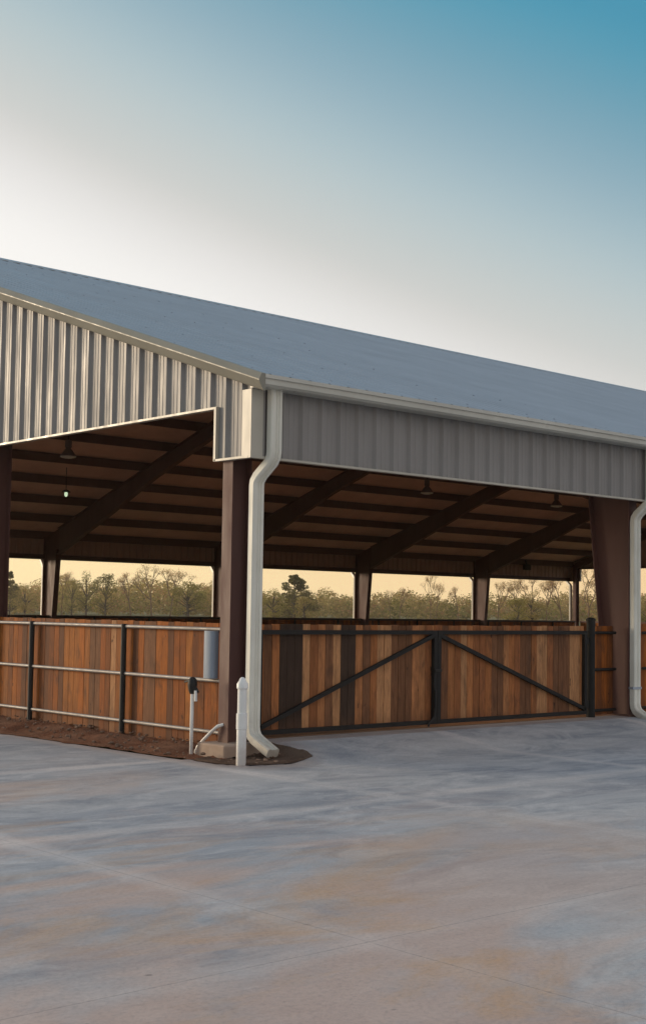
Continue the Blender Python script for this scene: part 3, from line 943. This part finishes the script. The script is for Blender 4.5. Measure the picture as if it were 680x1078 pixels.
D0 = 250
def hgt(y, d, px_):            # height of a tree whose top shows at row y
    hor = 643.7 + (px_ - 342.5) * .015
    return (hor - y) / 1409.165 * d * .99 + H + .08
TG = 'trees beyond the arena'
for (kind, nm, px_, y, d, lb, sd, wd) in [
    ('conifer', 'cedar_tree', 13, 602, 250, 'small dark pointed cedar at the far left beyond the fence', 1, .9),
    ('conifer', 'cedar_tree', 311, 604, 215, 'tall dark ragged cedar beyond the fence just right of the corner downspout', 2, 1.5),
    ('round', 'broadleaf_tree', 289, 618, 210, 'olive bushy tree at the left foot of the ragged cedar', 1, 1.2),
    ('olive', 'broadleaf_tree', 322, 626, 205, 'low pale olive tree at the right foot of the ragged cedar', 2, 1.3),
    ('dark', 'broadleaf_tree', 93, 600, 255, 'dark round-topped tree in the left opening, first of two beyond the fence', 1, .8),
    ('dark', 'broadleaf_tree', 113, 601, 250, 'dark round-topped tree in the left opening, second of two, with bare trees to its right', 2, .9),
    ('round', 'broadleaf_tree', 78, 608, 262, 'green tree standing between the left arena column and the dark round-topped trees', 2, .8),
    ('olive', 'broadleaf_tree', 29, 614, 240, 'yellow-green tree between the pointed cedar and the left arena column', 1, 1.1),
    ('round', 'broadleaf_tree', 200, 611, 245, 'broad low green tree beyond the fence just left of the corner column', 3, 1.6),
    ('bare', 'bare_tree', 68, 601, 270, 'reddish bare tree just right of the left arena column', 1, .9),
    ('bare', 'bare_tree', 140, 600, 265, 'bare twiggy tree next to the dark round-topped trees', 2, .9),
    ('bare', 'bare_tree', 162, 596, 262, 'tall reddish bare tree in the middle of the left opening', 3, 1.),
    ('bare', 'bare_tree', 181, 597, 268, 'wide bare tree right of the tallest reddish one, left opening', 1, 1.1),
    ('bare', 'bare_tree', 421, 616, 250, 'short thin bare tree between the two middle arena columns, left of the tall one', 2, .6),
    ('bare', 'bare_tree', 454, 604, 250, 'tall thin bare tree standing alone between the two middle arena columns', 3, .55),
    ('bare', 'bare_tree', 460, 612, 252, 'thin bare tree leaning close to the right of the tall lone one', 1, .5),
    ('bare', 'bare_tree', 483, 615, 255, 'small bare tree just left of the third arena column', 2, .6),
    ('bare', 'bare_tree', 412, 622, 246, 'lowest bare tree right of the second arena column', 3, .7),
    ('bare', 'bare_tree', 524, 611, 200, 'bare tree at the left edge of the right opening', 1, .7),
    ('bare', 'bare_tree', 543, 608, 205, 'spindly bare tree with a tall crown, second in the right opening', 2, .8),
    ('bare', 'bare_tree', 560, 606, 195, 'bare tree in the middle of the right opening, above the green bush', 3, .8),
    ('bare', 'bare_tree', 576, 607, 205, 'bare tree right of the green bush in the right opening', 1, .8),
    ('bare', 'bare_tree', 592, 606, 190, 'dark-stemmed bare tree just left of the far downspout in the right opening', 2, .9),
    ('bare', 'bare_tree', 619, 600, 190, 'bare tree in the gap between the end column and the wide tapered column', 3, .9),
    ('bare', 'bare_tree', 632, 604, 195, 'bare tree half hidden by the wide tapered column', 1, .9),
    ('olive', 'broadleaf_tree', 560, 622, 190, 'green bush-like tree amid the bare trunks in the right opening', 1, 1.2),
    ('round', 'broadleaf_tree', 545, 627, 185, 'small green tree left of the bush amid the bare trunks', 2, 1.2),
    ('dark', 'broadleaf_tree', 682, 628, 180, 'dark tree at the right edge of the picture beyond the downspout', 1, 1.3),
]:
    tree(nm, kind, px_, d, hgt(y, d, px_), lb, TG, sd, wd)

# the far-off wood: one mass of scrub and crowns with no single tree to point at
random.seed(77); wm = MB()
for i in range(1500):
    px_ = random.uniform(-60, 760)
    d_ = random.uniform(270, 420)
    right = ss((px_ - 250) / 60)
    ytop = 611 + 13 * right + 4 * math.sin(px_ * .07) + 2.5 * math.sin(px_ * .23 + 1) + random.uniform(0, 10)
    if px_ > 500: ytop += 2
    x, y, z = at(px_, d_); h = max(2.4, hgt(ytop, d_, px_))
    rad = h * random.uniform(.2, .3)
    pal = random.choice([OLIVE, OLIVE, GREEN, OLIVE + BARE])
    leaf_cloud(wm, (x, y, h - rad * .8), rad, 40, .26, pal, .9)
    leaf_cloud(wm, (x, y, h * .38), h * .42, 40, .42, pal, .8)
tag(wm.build('woodland', M['leaf']), 'low olive scrub wood in a continuous band along the horizon', 'woodland', kind='stuff')

# ------------------------------------------------------------------ evening haze
hz = MB(); hz.box((-60, -60, -1.1), (420, 470, 24))
hm = bpy.data.materials.new('evening_haze'); hm.use_nodes = True
for x in list(hm.node_tree.nodes):
    if x.type != 'OUTPUT_MATERIAL': hm.node_tree.nodes.remove(x)
pv = hm.node_tree.nodes.new('ShaderNodeVolumePrincipled')
pv.inputs['Color'].default_value = (.97, .86, .68, 1); pv.inputs['Density'].default_value = HAZE; pv.inputs['Anisotropy'].default_value = .3
hm.node_tree.links.new(pv.outputs[0], [x for x in hm.node_tree.nodes if x.type == 'OUTPUT_MATERIAL'][0].inputs['Volume'])
tag(hz.build('haze', hm), 'thin warm evening haze over the fields', 'haze', kind='stuff')

# ------------------------------------------------------------------ sky and sun
SUN_AZ, SUN_EL = math.radians(-28), math.radians(9)
wd_ = bpy.data.worlds.new('World'); S.world = wd_; wd_.use_nodes = True
t = wd_.node_tree; N = t.nodes
for x in list(N): N.remove(x)
def node(typ, **k):
    x = N.new(typ)
    for a_, v in k.items(): setattr(x, a_, v)
    return x
def lk(a_, b_): t.links.new(a_, b_)
def mth(op, a_, b_=0., c_=0., clamp=False):
    x = node('ShaderNodeMath', operation=op); x.use_clamp = clamp
    for s, v in zip(x.inputs, (a_, b_, c_)):
        if isinstance(v, (int, float)): s.default_value = v
        else: lk(v, s)
    return x.outputs[0]
tc = node('ShaderNodeTexCoord'); sp = node('ShaderNodeSeparateXYZ'); lk(tc.outputs['Generated'], sp.inputs[0])
el = mth('MULTIPLY', mth('ARCSINE', sp.outputs[2]), 180 / math.pi)
az = mth('MULTIPLY', mth('ARCTAN2', sp.outputs[0], sp.outputs[1]), 180 / math.pi)
da = mth('ABSOLUTE', mth('SUBTRACT', az, -22.))
da = mth('MINIMUM', da, mth('SUBTRACT', 360., da))
# height of the twilight colours above the horizon falls away from the sun
ee = mth('ADD', el, mth('MULTIPLY', mth('SUBTRACT', mth('MINIMUM', da, 95.), 49.6), .37))
fac = mth('MULTIPLY_ADD', ee, 1 / 60., 10 / 60., clamp=True)
rp = node('ShaderNodeValToRGB'); cr = rp.color_ramp; cr.interpolation = 'B_SPLINE'
stops = [(-10, (1.02, .97, .9)), (13, (1.0, .97, .93)), (16, (.95, .93, .9)), (18.5, (.78, .765, .745)), (20.6, (.62, .615, .585)), (24, (.47, .575, .6)), (27.3, (.29, .435, .515)), (30.7, (.155, .35, .455)), (34.2, (.05, .31, .455)), (50, (.06, .22, .37))]
while len(cr.elements) > 1: cr.elements.remove(cr.elements[0])
for i, (p, c) in enumerate(stops):
    e_ = cr.elements[0] if i == 0 else cr.elements.new((p + 10) / 60.)
    e_.position = (p + 10) / 60.; e_.color = (*c, 1)
lk(fac, rp.inputs[0])
# warm band hugging the horizon
wf = node('ShaderNodeMapRange'); wf.interpolation_type = 'SMOOTHSTEP'
wf.inputs['From Min'].default_value = 8.5; wf.inputs['From Max'].default_value = 2.0
lk(el, wf.inputs['Value'])
wr = node('ShaderNodeValToRGB'); c2 = wr.color_ramp
c2.elements[0].position = .25; c2.elements[0].color = (1.18, .93, .49, 1)
c2.elements[1].position = .45; c2.elements[1].color = (1.0, .67, .33, 1)
lk(mth('DIVIDE', da, 180.), wr.inputs[0])
mx = node('ShaderNodeMix', data_type='RGBA'); lk(mth('MULTIPLY', wf.outputs[0], .95), mx.inputs[0]); lk(rp.outputs[0], mx.inputs[6]); lk(wr.outputs[0], mx.inputs[7])
# unseen sky brightened as fill light: warm grey behind the viewer, pale blue overhead
bk = node('ShaderNodeMapRange'); bk.interpolation_type = 'SMOOTHSTEP'
bk.inputs['From Min'].default_value = 85; bk.inputs['From Max'].default_value = 125; lk(da, bk.inputs['Value'])
mb_ = node('ShaderNodeMix', data_type='RGBA'); lk(mth('MULTIPLY', bk.outputs[0], 1.), mb_.inputs[0]); lk(mx.outputs[2], mb_.inputs[6]); mb_.inputs[7].default_value = (.66, .625, .61, 1)
hi = node('ShaderNodeMapRange'); hi.interpolation_type = 'SMOOTHSTEP'
hi.inputs['From Min'].default_value = 30; hi.inputs['From Max'].default_value = 60; lk(el, hi.inputs['Value'])
mh = node('ShaderNodeMix', data_type='RGBA'); lk(hi.outputs[0], mh.inputs[0]); lk(mb_.outputs[2], mh.inputs[6]); mh.inputs[7].default_value = (.5, .56, .66, 1)
sky = node('ShaderNodeTexSky'); sky.sky_type = 'NISHITA'; sky.sun_disc = False
sky.sun_elevation = SUN_EL; sky.sun_rotation = SUN_AZ; sky.dust_density = 2.; sky.altitude = 200
b1 = node('ShaderNodeBackground'); lk(sky.outputs[0], b1.inputs[0]); b1.inputs[1].default_value = .05
b2 = node('ShaderNodeBackground'); lk(mh.outputs[2], b2.inputs[0]); b2.inputs[1].default_value = 1.1
ms = node('ShaderNodeMixShader'); ms.inputs[0].default_value = .9
lk(b1.outputs[0], ms.inputs[1]); lk(b2.outputs[0], ms.inputs[2])
out = node('ShaderNodeOutputWorld'); lk(ms.outputs[0], out.inputs[0])

sl = bpy.data.lights.new('sun', 'SUN'); sl.energy = 2.5; sl.angle = math.radians(16); sl.color = (1., .79, .55)
so = bpy.data.objects.new('sun', sl); COL.objects.link(so)
dv = Vector((math.sin(SUN_AZ) * math.cos(SUN_EL), math.cos(SUN_AZ) * math.cos(SUN_EL), math.sin(SUN_EL)))
so.rotation_euler = dv.to_track_quat('Z', 'Y').to_euler(); so.location = (-40, 60, 30)

vs_ = S.view_settings
S.display_settings.display_device = 'sRGB'
vs_.view_transform = 'Standard'; vs_.look = 'None'; vs_.exposure = 0; vs_.gamma = 1; vs_.use_curve_mapping = False
S.cycles.max_bounces = 8; S.cycles.diffuse_bounces = 5
S.cycles.use_denoising = True
